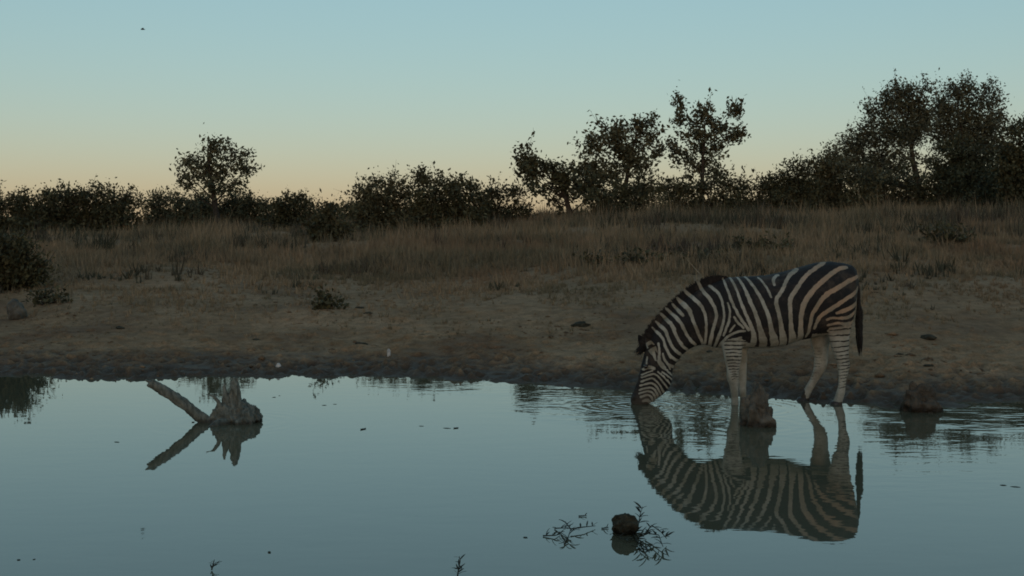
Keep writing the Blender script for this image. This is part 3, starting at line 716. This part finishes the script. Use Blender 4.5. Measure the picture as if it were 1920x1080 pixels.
leaf_me = None
def weed_leaf_mesh():
    V = []; 
    for t, wd, z in ((0, .1, 0), (.25, .5, .06), (.55, .55, .08), (.8, .32, .05), (1, .02, 0)):
        V += [(t, -wd * .18, z), (t, 0, z - .04), (t, wd * .18, z)]
    Q = []
    for i in range(4):
        for j in range(2): Q.append([i * 3 + j, i * 3 + j + 1, (i + 1) * 3 + j + 1, (i + 1) * 3 + j])
    o = mesh_np('leaf', V, Q, None, LEAFW, None, True, link=False); m = o.data; bpy.data.objects.remove(o); return m
leaf_me = weed_leaf_mesh()
def weed(label, X, Y, stems, nl, lsize, rise=.02, group='weeds breaking the near water surface'):
    """stems: lists of photo points on the water surface"""
    o0 = water_pt(X, Y); root = thing('water_weed', label, 'water weed', (o0[0], o0[1], 0), group)
    b = MB(); cand = []
    for st in stems:
        pts = []
        for i, (x, y, hz) in enumerate(st):
            D = CAM_H * FPX / (y - HOR) if hz <= 0 else (CAM_H - hz) * FPX / (y - HOR)
            q = P(x, y, D); q[2] = max(hz, .004); pts.append(q - np.array([o0[0], o0[1], 0]))
        b = MB(); b.tube(pts, np.linspace(.0038, .0018, len(pts)), 5); b.build('stem', LEAFW, root, smooth=True)
        for i in range(len(pts) - 1):
            for t in (.25, .75): cand.append((pts[i] + (pts[i + 1] - pts[i]) * t, pts[i + 1] - pts[i]))
    for k in range(nl):
        pnt, dr = cand[k % len(cand)]
        a = math.atan2(dr[1], dr[0]) + random.choice((-1, 1)) * random.uniform(.5, 1.4)
        lf = bpy.data.objects.new('leaf', leaf_me); C.objects.link(lf); lf.parent = root
        lf.location = tuple(pnt); lf.rotation_euler = (random.uniform(-.6, .6), -random.uniform(.0, .8), a)
        s_ = lsize * random.uniform(.7, 1.3); lf.scale = (s_, s_, s_)
weed('leafy water weed spreading right of the dung ball', 1215, 1005,
     [[(1192, 1002, 0), (1197, 985, .02), (1200, 965, .05), (1205, 950, .07)], [(1185, 1000, 0), (1195, 1015, .01), (1203, 1035, .01)], [(1195, 1010, 0), (1215, 1000, .03), (1235, 1003, .05), (1243, 1025, .03)],
      [(1200, 1020, 0), (1215, 1030, .02), (1208, 1038, .01)], [(1210, 1000, .02), (1222, 985, .05), (1240, 998, .05), (1250, 1010, .02)], [(1150, 1000, 0), (1165, 1010, .01), (1185, 1012, .01)]], 76, .05)
weed('forked dark water weed left of the dung ball', 1065, 990,
     [[(1018, 1006, 0), (1040, 1004, .01), (1050, 1003, 0)], [(1058, 1022, .0), (1066, 1005, .02), (1070, 992, .04)], [(1070, 992, .03), (1060, 978, .05)], [(1070, 992, .02), (1095, 988, .02), (1116, 986, .01)], [(1040, 992, 0), (1055, 990, .02), (1068, 991, .03)], [(1085, 969, 0), (1100, 968, 0)], [(1128, 992, 0), (1141, 991, 0)]], 40, .042)
weed('upright dark sprig of weed at the bottom edge, near the middle', 860, 1068, [[(858, 1082, 0), (860, 1066, .03), (863, 1052, .06), (861, 1043, .08)], [(860, 1066, .03), (853, 1066, .04)], [(860, 1072, .02), (869, 1066, .03)]], 12, .035)
weed('small faint sprig of weed at the bottom edge, left of the middle', 399, 1062, [[(397, 1070, 0), (399, 1060, .02), (402, 1050, .05)], [(398, 1062, .02), (406, 1059, .03)]], 8, .035)

# bird far up in the sky
bp_ = P(267, 55, 42); bird = thing('bird', 'tiny dark bird flying high in the sky at left', 'bird', bp_); bird.scale = (.55, .55, .55)
b = MB(); b.tube([(-.11, 0, 0), (-.07, 0, .01), (0, 0, .005), (.08, 0, -.005), (.15, 0, -.02)], [.012, .035, .045, .03, .012], 8)
b.build('body', TAILM, bird, smooth=True)
for sgn in (-1, 1):
    mesh_np('wing', [(-.05, 0, .02), (.05, 0, .02), (.12, sgn * .12, .05), (.02, sgn * .14, .07), (.17, sgn * .26, .03), (.12, sgn * .25, .05)], [[0, 1, 2, 3], [3, 2, 4, 5]], None, TAILM, bird)

# ------------------------------------------------------------------ trees and bushes
def foliage(name, c1, c2):
    m = NT(name, 0.75, 0.2)
    r = m.n('ShaderNodeNewGeometry').outputs['Random Per Island']
    big = m.noise(1.1, 3, m.obj())
    return m.col(m.mix(0.6, m.mix(r, c1, c2), m.ramp(big, [(.35, .5), (.65, 1.35)]), 'MULTIPLY'))
FOL = [foliage('leaves_olive', (.048, .054, .032), (.11, .108, .06)), foliage('leaves_dark', (.036, .041, .023), (.085, .084, .043)), foliage('leaves_grey', (.05, .056, .038), (.1, .102, .06))]
BARK = plain('bark', (.05, .042, .034), 0.95, 0.1, 6, .4, .8, .05)

def leaves_mesh(cent, axis, L, Wd):
    n = len(cent)
    axis = axis / (np.linalg.norm(axis, axis=1)[:, None] + 1e-9)
    r = rng.normal(size=(n, 3)); side = np.cross(axis, r); side /= np.linalg.norm(side, axis=1)[:, None] + 1e-9
    a = cent - axis * L[:, None] * .5; b = cent + side * Wd[:, None] * .5 + axis * L[:, None] * .05
    c = cent + axis * L[:, None] * .5; d = cent - side * Wd[:, None] * .5 + axis * L[:, None] * .05
    V = np.stack([a, b, c, d], 1).reshape(-1, 3)
    return V, np.arange(n * 4).reshape(-1, 4)

def plant(name, label, cat, D, Xb, clumps, fol=0, leaf=.1, dens=1.0, trunk=.12, sub=.34, group=None, fork=.45, up=.4, skirt=False):
    xb = (Xb - 960) / FPX * D; zb_ = gz_at(xb, D); base = np.array([xb, D, zb_ - .05])
    root = thing(name, label, cat, base, group)
    k = D / FPX
    t = MB(); cents = []; axes = []
    if skirt:
        yb = HOR + (CAM_H - zb_) / k
        clumps = list(clumps) + [(c[0] + rng.normal(0, 5), c[1] + (yb - c[1]) * q_, c[2] * 1.0, max(5, (yb - c[1]) * .34), 1.0) for c in clumps for q_ in (.5, .85) if yb - c[1] > 8]
    cl = []
    for c in clumps:
        X, Y, rx, ry = c[:4]
        cc = P(X, Y, D) - base; cc[1] += rng.uniform(-.45, .45) * rx * k
        cl.append((cc, rx * k, ry * k, c[4] if len(c) > 4 else 1.0))
    zt = max(.2, max(c[0][2] for c in cl))
    mean = np.mean([c[0] for c in cl], axis=0)
    topc = max(cl, key=lambda c: c[0][2] - abs(c[0][0] - mean[0]) * .6)[0]
    ts = np.linspace(0, 1, 8)
    lead = np.outer(ts ** 1.25, np.array([topc[0], topc[1] * .5, 0])) + np.outer(ts, np.array([0, 0, topc[2]]))
    lead[1:, :2] += np.cumsum(rng.normal(0, .03 * zt / 4, (7, 2)), axis=0)
    t.tube(lead, trunk * np.array([1.15, .95, .85, .72, .56, .4, .25, .1]), 8)
    for cc, rx, rz, dn in cl:
        hd = abs(cc[0] - mean[0] * .6)
        u0 = np.clip((cc[2] - hd * .75 - rz * .3) / zt, fork * .35, .8); f = np.array([np.interp(u0, ts, lead[:, q]) for q in range(3)])
        mid = f * .5 + cc * .5 + rng.normal(0, .1, 3); mid[2] -= .06 * hd
        tip = cc + np.array([0, 0, rz * .35]); r0 = trunk * (.42 - .25 * u0)
        t.tube([f, mid, tip], [r0, r0 * .6, r0 * .15], 5, False)
        vol = rx * rz
        ns = int(max(6, 10.5 * dn * dens * vol / (sub * sub) * .85))
        u = rng.normal(size=(ns, 3)); u /= np.linalg.norm(u, axis=1)[:, None]
        rr = rng.random(ns) ** (1 / 2.4)
        bumpy = 1 + .22 * np.sin(u[:, 0] * 5 + cc[0]) * np.cos(u[:, 2] * 6 + cc[2])
        S = cc + u * (rr * bumpy)[:, None] * np.array([rx, rx * .85, rz])
        for s in S[:: max(1, ns // 26)]:
            t.tube([tip * .3 + cc * .4 + s * .3, s], [trunk * .09 + .006, .005], 3, False)
        nl = rng.integers(16, 34, ns)
        ids = np.repeat(np.arange(ns), nl)
        dirs = u.copy(); dirs[:, 2] += up; dirs /= np.linalg.norm(dirs, axis=1)[:, None]
        off = rng.normal(size=(len(ids), 3)) * sub * .38 + dirs[ids] * (rng.normal(size=len(ids)) * sub * .42)[:, None]
        cents.append(S[ids] + off); axes.append(dirs[ids] * .7 + rng.normal(size=(len(ids), 3)) * .75)
        for q_ in np.nonzero(rr > .82)[0][::3]:                  # long shoots that break the outline
            ln = sub * rng.uniform(.9, 2.0); e_ = S[q_] + dirs[q_] * ln + np.array([0, 0, .15 * ln])
            t.tube([tip * .3 + cc * .4 + S[q_] * .3, S[q_], e_], [.012, .008, .003], 3, False)
            m_ = int(rng.integers(5, 13)); tt_ = rng.random(m_)[:, None]
            cents.append(S[q_] + (e_ - S[q_]) * tt_ + rng.normal(0, .05, (m_, 3))); axes.append(np.tile(dirs[q_], (m_, 1)) * .5 + rng.normal(size=(m_, 3)) * .7)
    cents = np.concatenate(cents); axes = np.concatenate(axes)
    keep = cents[:, 2] > -.1
    cents, axes = cents[keep], axes[keep]
    L = leaf * 1.4 * np.clip(rng.lognormal(-.05, .38, len(cents)), .4, 1.55); V, Q = leaves_mesh(cents, axes, L, L * rng.uniform(.4, .62, len(cents)))
    t.build('trunk' if trunk > .05 else 'stems', BARK, root, smooth=True)
    mesh_np('crown' if trunk > .05 else 'foliage', V, Q, None, FOL[fol], root)
    return root

GT = 'trees along the top of the bank'; GBu = 'bushes along the top of the bank'
T = 'tree'; B = 'bush'
plant('savanna_tree', 'lone open tree on the left with thin layered crown above the bushes', T, 58, 410,
      [(360,300,26,16,.8),(400,285,26,18,.8),(396,268,14,8,.6),(440,290,26,16,.9),(465,316,26,10,.9),(420,318,40,20,.9),(375,325,34,16,.8),(345,330,16,10,.6),(405,350,40,18,.7),(445,345,20,12,.6),(350,345,14,10,.4)], 0, .12, 1.25, .15, .42, GT, .55)
plant('savanna_tree', 'spreading tree leaning left at the middle, with bare gaps low on its left side', T, 46, 1075,
      [(985,290,22,22,.7),(1000,325,32,26,.9),(1030,305,24,18,.7),(1060,335,34,30,1),(1100,350,34,24,1),(1015,355,26,18,.6),(1050,375,26,16,.5),(975,310,14,14,.5)], 1, .11, 1.05, .11, .3, GT, .4)
plant('savanna_tree', 'dense rounded tree right of the leaning one, taller than it', T, 47, 1165,
      [(1110,270,32,22,.8),(1150,250,36,26,.85),(1195,235,30,22,.75),(1220,250,20,22,.6),(1175,285,48,26,.9),(1110,310,34,24,.9),(1200,310,40,24,.8),(1140,330,40,20,.8),(1230,285,20,16,.5)], 0, .11, .95, .11, .3, GT, .45)
plant('savanna_tree', 'tall open tree with see-through crown and upright branches above the zebra', T, 48, 1316,
      [(1275,195,12,22,.75),(1285,225,22,18,.6),(1322,215,26,22,.65),(1375,205,18,20,.75),(1350,240,24,18,.6),(1300,255,34,20,.65),(1370,255,24,16,.55),(1335,280,44,18,.55),(1275,285,30,18,.6),(1380,250,10,8,.6),(1310,310,44,18,.5),(1350,325,34,16,.5)], 0, .11, 1.0, .1, .3, GT, .5, .6)
plant('savanna_tree', 'big feathery tree on the right with visible curved trunk', T, 64, 1728,
      [(1690,175,40,26,.85),(1665,205,44,32,.9),(1715,200,38,36,.9),(1640,250,44,30,.85),(1690,255,48,36,1.1),(1660,320,50,22,.9),(1745,300,22,14,.5),(1570,305,40,24,.8),(1620,320,46,24,.9),(1735,215,26,26,.7),(1605,270,36,28,.9),(1650,295,54,26,.85),(1590,300,34,22,.6),(1725,240,34,28,.8),(1700,295,24,20,.6),(1740,160,16,16,.5)], 2, .1, 1.6, .19, .42, GT, .5, .7)
plant('savanna_tree', 'big feathery tree at far right behind the dark bush, top level with its neighbour', T, 66, 1815,
      [(1795,170,32,24,.85),(1840,180,40,28,.85),(1762,215,30,34,.8),(1770,200,24,22,.7),(1820,215,54,34,.9),(1865,225,30,36,.8),(1800,255,54,30,1.1),(1840,250,40,40,1),(1870,275,34,30,.8),(1760,240,22,18,.7)], 2, .1, 1.6, .19, .42, GT, .5, .7)
plant('savanna_tree', 'dark leafy tree cut off by the right edge', T, 44, 1910,
      [(1900,240,22,20,.6),(1925,265,28,28,.7),(1895,290,24,22,.7),(1930,310,36,30,.9),(1960,240,40,40,.9)], 1, .1, 1.4, .09, .32, GT, .45, .4, True)
bl = [
 ('dark bush under the big feathery tree at far right', 50, 1820, [(1790,280,40,24,1),(1835,300,54,34,1.1),(1785,320,40,30,1.1),(1860,335,50,36,1.1),(1810,350,60,34,1.1)], 1),
 ('bushy thicket at the right edge in front of the trees', 46, 1895, [(1890,340,40,34,1.1),(1930,350,40,40,1.1),(1870,370,50,24,1.1)], 1),
 ('low bush below the big feathery tree, right of the gap', 50, 1700, [(1680,345,50,22,.9),(1730,352,44,20,1),(1640,345,34,20,.8)], 1),
 ('leafy bush left of the big feathery tree', 48, 1570, [(1560,285,22,16,.6),(1555,310,34,20,.8),(1600,335,50,24,1),(1530,325,28,20,.8)], 0),
 ('bush with spiky top between the tall open tree and the feathery tree', 47, 1490, [(1500,315,32,18,.8),(1470,330,26,16,.8),(1510,345,46,20,1),(1460,352,36,14,1)], 1),
 ('low bush right of the tall open tree', 47, 1420, [(1430,350,26,14,.9),(1395,352,24,14,.9),(1460,365,30,12,1)], 1),
 ('low bush at the foot of the tall open tree', 46, 1340, [(1320,352,40,16,1),(1370,345,26,18,.8),(1270,352,34,18,1)], 1),
 ('low dark bush below the dense rounded tree', 45, 1200, [(1165,360,44,20,1.1),(1215,352,36,20,1.1),(1125,368,30,16,1.1)], 1),
 ('low bush between the paired shrubs and the leaning tree', 47, 945, [(930,362,30,13,1),(965,360,26,12,1),(905,370,26,10,1)], 1),
 ('rounded shrub, right one of the pair left of the middle', 42, 830, [(800,335,24,14,.9),(845,348,32,18,1),(880,350,22,14,.9),(815,360,38,18,1),(865,368,34,12,1),(785,325,16,8,.5)], 1),
 ('open leafy shrub, left one of the pair left of the middle', 43, 715, [(700,340,24,16,.7),(735,345,26,16,.8),(685,360,26,14,.8),(745,362,28,16,1),(710,372,38,12,1),(770,355,18,14,.8)], 0),
 ('small bush nearer than the far bush line, left of the paired shrubs', 36, 612, [(612,392,22,5,.5),(600,400,22,6,.6),(632,399,20,6,.6)], 1),
 ('rounded bush right of the lone tree', 58, 548, [(550,376,34,14,1),(530,386,30,12,1),(580,390,26,9,1)], 1),
 ('pale loose bush right under the lone tree', 62, 480, [(475,380,26,12,.8),(500,388,24,10,.9),(455,385,20,14,.9)], 0),
 ('bush at the foot of the lone tree', 63, 400, [(375,378,30,16,1),(445,378,28,16,1),(410,392,50,12,1.1)], 1),
 ('loose bush left of the lone tree', 54, 310, [(305,372,26,14,.8),(290,385,28,12,.9),(335,380,30,14,.9),(350,392,30,10,1)], 0),
 ('broad dark bush in the left thicket, right end', 46, 225, [(190,365,30,18,1.1),(232,372,30,16,1.1),(210,390,44,16,1.2)], 1),
 ('broad dark bush in the middle of the left thicket', 46, 130, [(110,368,40,18,1.1),(155,368,34,16,1.1),(125,392,56,18,1.2)], 1),
 ('dark bush at the left edge of the thicket', 45, 30, [(40,378,34,16,1.1),(0,385,34,18,1.1),(60,395,44,16,1.1),(-40,385,40,24,1)], 1),
 ('far low bush on the skyline between the rounded bush and the paired shrubs', 70, 655, [(650,388,24,7,.9),(625,390,20,6,.9),(680,388,20,8,.9)], 1)]
for lab, D, Xb, cl, fo in bl:
    plant('bush', lab, B, D, Xb, cl, fo, .08 if D < 55 else .09, 1.45, .045, .3, GBu, .4, .5, True)
low = [
 ('black shaded bush at the left edge above the pale rock', 545, 10, [(5,470,46,34,1.3),(45,480,32,34,1.2),(-30,480,50,50,1),(25,515,50,26,1.3),(70,505,22,28,.9),(10,530,60,18,1.2)], 1),
 ('small low dark bush right of the pale rock', 574, 80, [(75,560,26,12,1.2),(105,564,20,8,1)], 1),
 ('low green shrub alone on the bare bank', 580, 612, [(608,566,16,8,1),(625,573,14,6,.9),(600,573,12,5,.9)], 1),
 ('low dark shrub in the grass, leftmost of the row above the zebra', 500, 1110, [(1100,488,34,8,.7),(1135,492,34,7,.7)], 1),
 ('low dark shrub in the grass above the zebra neck', 498, 1200, [(1190,484,34,9,.7),(1225,489,30,8,.7)], 1),
 ('low dark shrub in the grass above the zebra withers', 494, 1310, [(1300,480,38,10,.7),(1345,484,32,9,.7)], 1),
 ('low dark shrub in the grass above the zebra rump', 474, 1420, [(1400,459,40,10,.7),(1450,464,36,9,.7)], 1),
 ('dark shrub in the tall grass far right behind the zebra', 460, 1775, [(1765,440,34,14,.8),(1800,448,30,12,.8)], 1)]
for lab, D, Xb, cl, fo in low:
    D = ground_D(Xb, D)
    plant('shrub', lab, 'shrub', D, Xb, cl, fo, .05 if D < 25 else .065, 1.3, .02, .16 if D < 25 else .22, 'low shrubs on the slope', .3, .7)

# ------------------------------------------------------------------ dry grass on the slope
def grass_mat(name, lo, hi, lo2, hi2, tintc):
    gm = NT(name, 0.9, 0.1)
    rnd = gm.n('ShaderNodeNewGeometry').outputs['Random Per Island']
    pos = gm.pos()
    patch = gm.noise(0.4, 4, pos); patch2 = gm.noise(0.21, 2, pos)
    gc = gm.mix(rnd, lo, hi)
    gc = gm.mix(gm.smooth(patch, .42, .6), gc, gm.mix(rnd, lo2, hi2))
    gc = gm.mix(gm.math('MULTIPLY', gm.smooth(patch2, .54, .68), .7), gc, tintc)
    return gm.col(gc)
GRASS = grass_mat('dry_grass_blades', (.16, .126, .08), (.32, .25, .16), (.085, .077, .05), (.19, .168, .108), (.23, .16, .1))
FORB = grass_mat('dark_forb_leaves', (.035, .04, .028), (.085, .088, .06), (.05, .045, .033), (.11, .095, .07), (.06, .05, .042))
def grass(name, label, nt_, Dlo, Dhi, hfun, pfun, nb, wid, mat=None):
    D = np.exp(rng.uniform(math.log(Dlo), math.log(Dhi), nt_)); a = rng.uniform(-.66, .66, nt_); x = a * D
    z, s = terrain_z(x, D)
    pr = pfun(s, x, D); k = rng.random(nt_) < pr
    x, D, z, s = x[k], D[k], z[k], s[k]
    z = z + ground_detail(x, D, s) - .02
    n = len(x); h = hfun(s, x, D) * np.clip(rng.lognormal(-.08, .42, n), .35, 2.4)
    bx = np.repeat(x, nb) + rng.normal(0, .05, n * nb) * np.repeat(h, nb) * 3.2; by = np.repeat(D, nb) + rng.normal(0, .05, n * nb) * np.repeat(h, nb) * 3.2
    bz = np.repeat(z, nb); hh = np.repeat(h, nb) * rng.uniform(.5, 1.15, n * nb)
    ang = rng.uniform(0, 2 * math.pi, n * nb); lean = np.abs(rng.normal(0, .38, n * nb)) * hh
    w_ = wid * rng.uniform(.6, 1.4, n * nb) * (1 + np.repeat(D, nb) / 60)
    ca, sa = np.cos(ang), np.sin(ang); pa = rng.uniform(0, 2 * math.pi, n * nb)
    B0 = np.stack([bx - w_ * np.cos(pa), by - w_ * np.sin(pa), bz], -1); B1 = np.stack([bx + w_ * np.cos(pa), by + w_ * np.sin(pa), bz], -1)
    Tp = np.stack([bx + ca * lean, by + sa * lean, bz + hh], -1)
    V = np.stack([B0, B1, Tp], 1).reshape(-1, 3)
    o = mesh_np(name, V, None, np.arange(len(V)).reshape(-1, 3), mat or GRASS)
    return tag(o, label, 'grass', kind='stuff')
grass('dry_grass', 'tall dry brown grass covering the upper slope below the bushes', 68000, 21, 76,
      lambda s, x, D: np.clip(.1 + .01 * (s - 8), .1, .28) * np.clip(.95 + 1.5 * fbm(x * .45, D * .35, 77), .3, 2.0),
      lambda s, x, D: np.clip((s - 5.2) / 9, 0, 1) * np.clip(.75 + 1.3 * fbm(x * .45, D * .4, 71), 0.05, 1), 9, .008)
grass('short_grass', 'short dry tufts scattered over the lower bank', 58000, 15.5, 30,
      lambda s, x, D: .05 + .05 * np.clip((s - 4) / 8, 0, 1.5),
      lambda s, x, D: np.clip((s - 2.6) / 7, 0, 1) * np.clip(.55 + 2.2 * fbm(x * .8, D * .6, 72), 0.03, 1), 8, .006)
grass('dark_forbs', 'dark low weeds in ragged patches among the dry grass', 29000, 17, 70,
      lambda s, x, D: np.clip(.06 + .02 * (s - 5), .06, .42),
      lambda s, x, D: np.clip((s - 4) / 8, 0, 1) * np.clip(2.6 * fbm(x * .55, D * .42, 73) - .25, 0.0, 1), 10, .012, FORB)

def crumbs(name, label, n, mat, Dlo, Dhi, pfun, size):
    D = np.exp(rng.uniform(math.log(Dlo), math.log(Dhi), n)); x = rng.uniform(-.47, .47, n) * D
    z, s = terrain_z(x, D); k = rng.random(n) < pfun(s, x, D); x, D, z, s = x[k], D[k], z[k], s[k]
    z = z + ground_detail(x, D, s); m = len(x)
    oct_ = np.array([(1, 0, 0), (0, 1, 0), (-1, 0, 0), (0, -1, 0), (0, 0, .8), (0, 0, -.6)], float)
    fc = np.array([(0, 1, 4), (1, 2, 4), (2, 3, 4), (3, 0, 4), (1, 0, 5), (2, 1, 5), (3, 2, 5), (0, 3, 5)])
    r = size * rng.lognormal(0, .55, m); a = rng.uniform(0, 6.28, m); sq = rng.uniform(.6, 1.4, m)
    V = oct_[None] * (r[:, None, None] * np.stack([sq, 1 / sq, rng.uniform(.4, .8, m)], -1)[:, None, :]) * rng.uniform(.75, 1.25, (m, 6, 1))
    c_, s_ = np.cos(a)[:, None], np.sin(a)[:, None]
    V = np.stack([V[..., 0] * c_ - V[..., 1] * s_ + x[:, None], V[..., 0] * s_ + V[..., 1] * c_ + D[:, None], V[..., 2] + z[:, None] + r[:, None] * .15], -1)
    F = (fc[None] + (np.arange(m) * 6)[:, None, None]).reshape(-1, 3)
    return tag(mesh_np(name, V.reshape(-1, 3), None, F, mat), label, kind='stuff')
CR = grass_mat('soil_crumbs', (.12, .085, .052), (.24, .165, .1), (.08, .058, .038), (.15, .105, .065), (.17, .115, .07))
crumbs('soil_crumbs', 'small pebbles, dung crumbs and clods trodden into the bank', 16000, CR, 11, 27, lambda s, x, D: np.where(s > -.1, np.clip(.3 + 1.6 * fbm(x * .7, D * .6, 81), .04, 1), 0), .012)
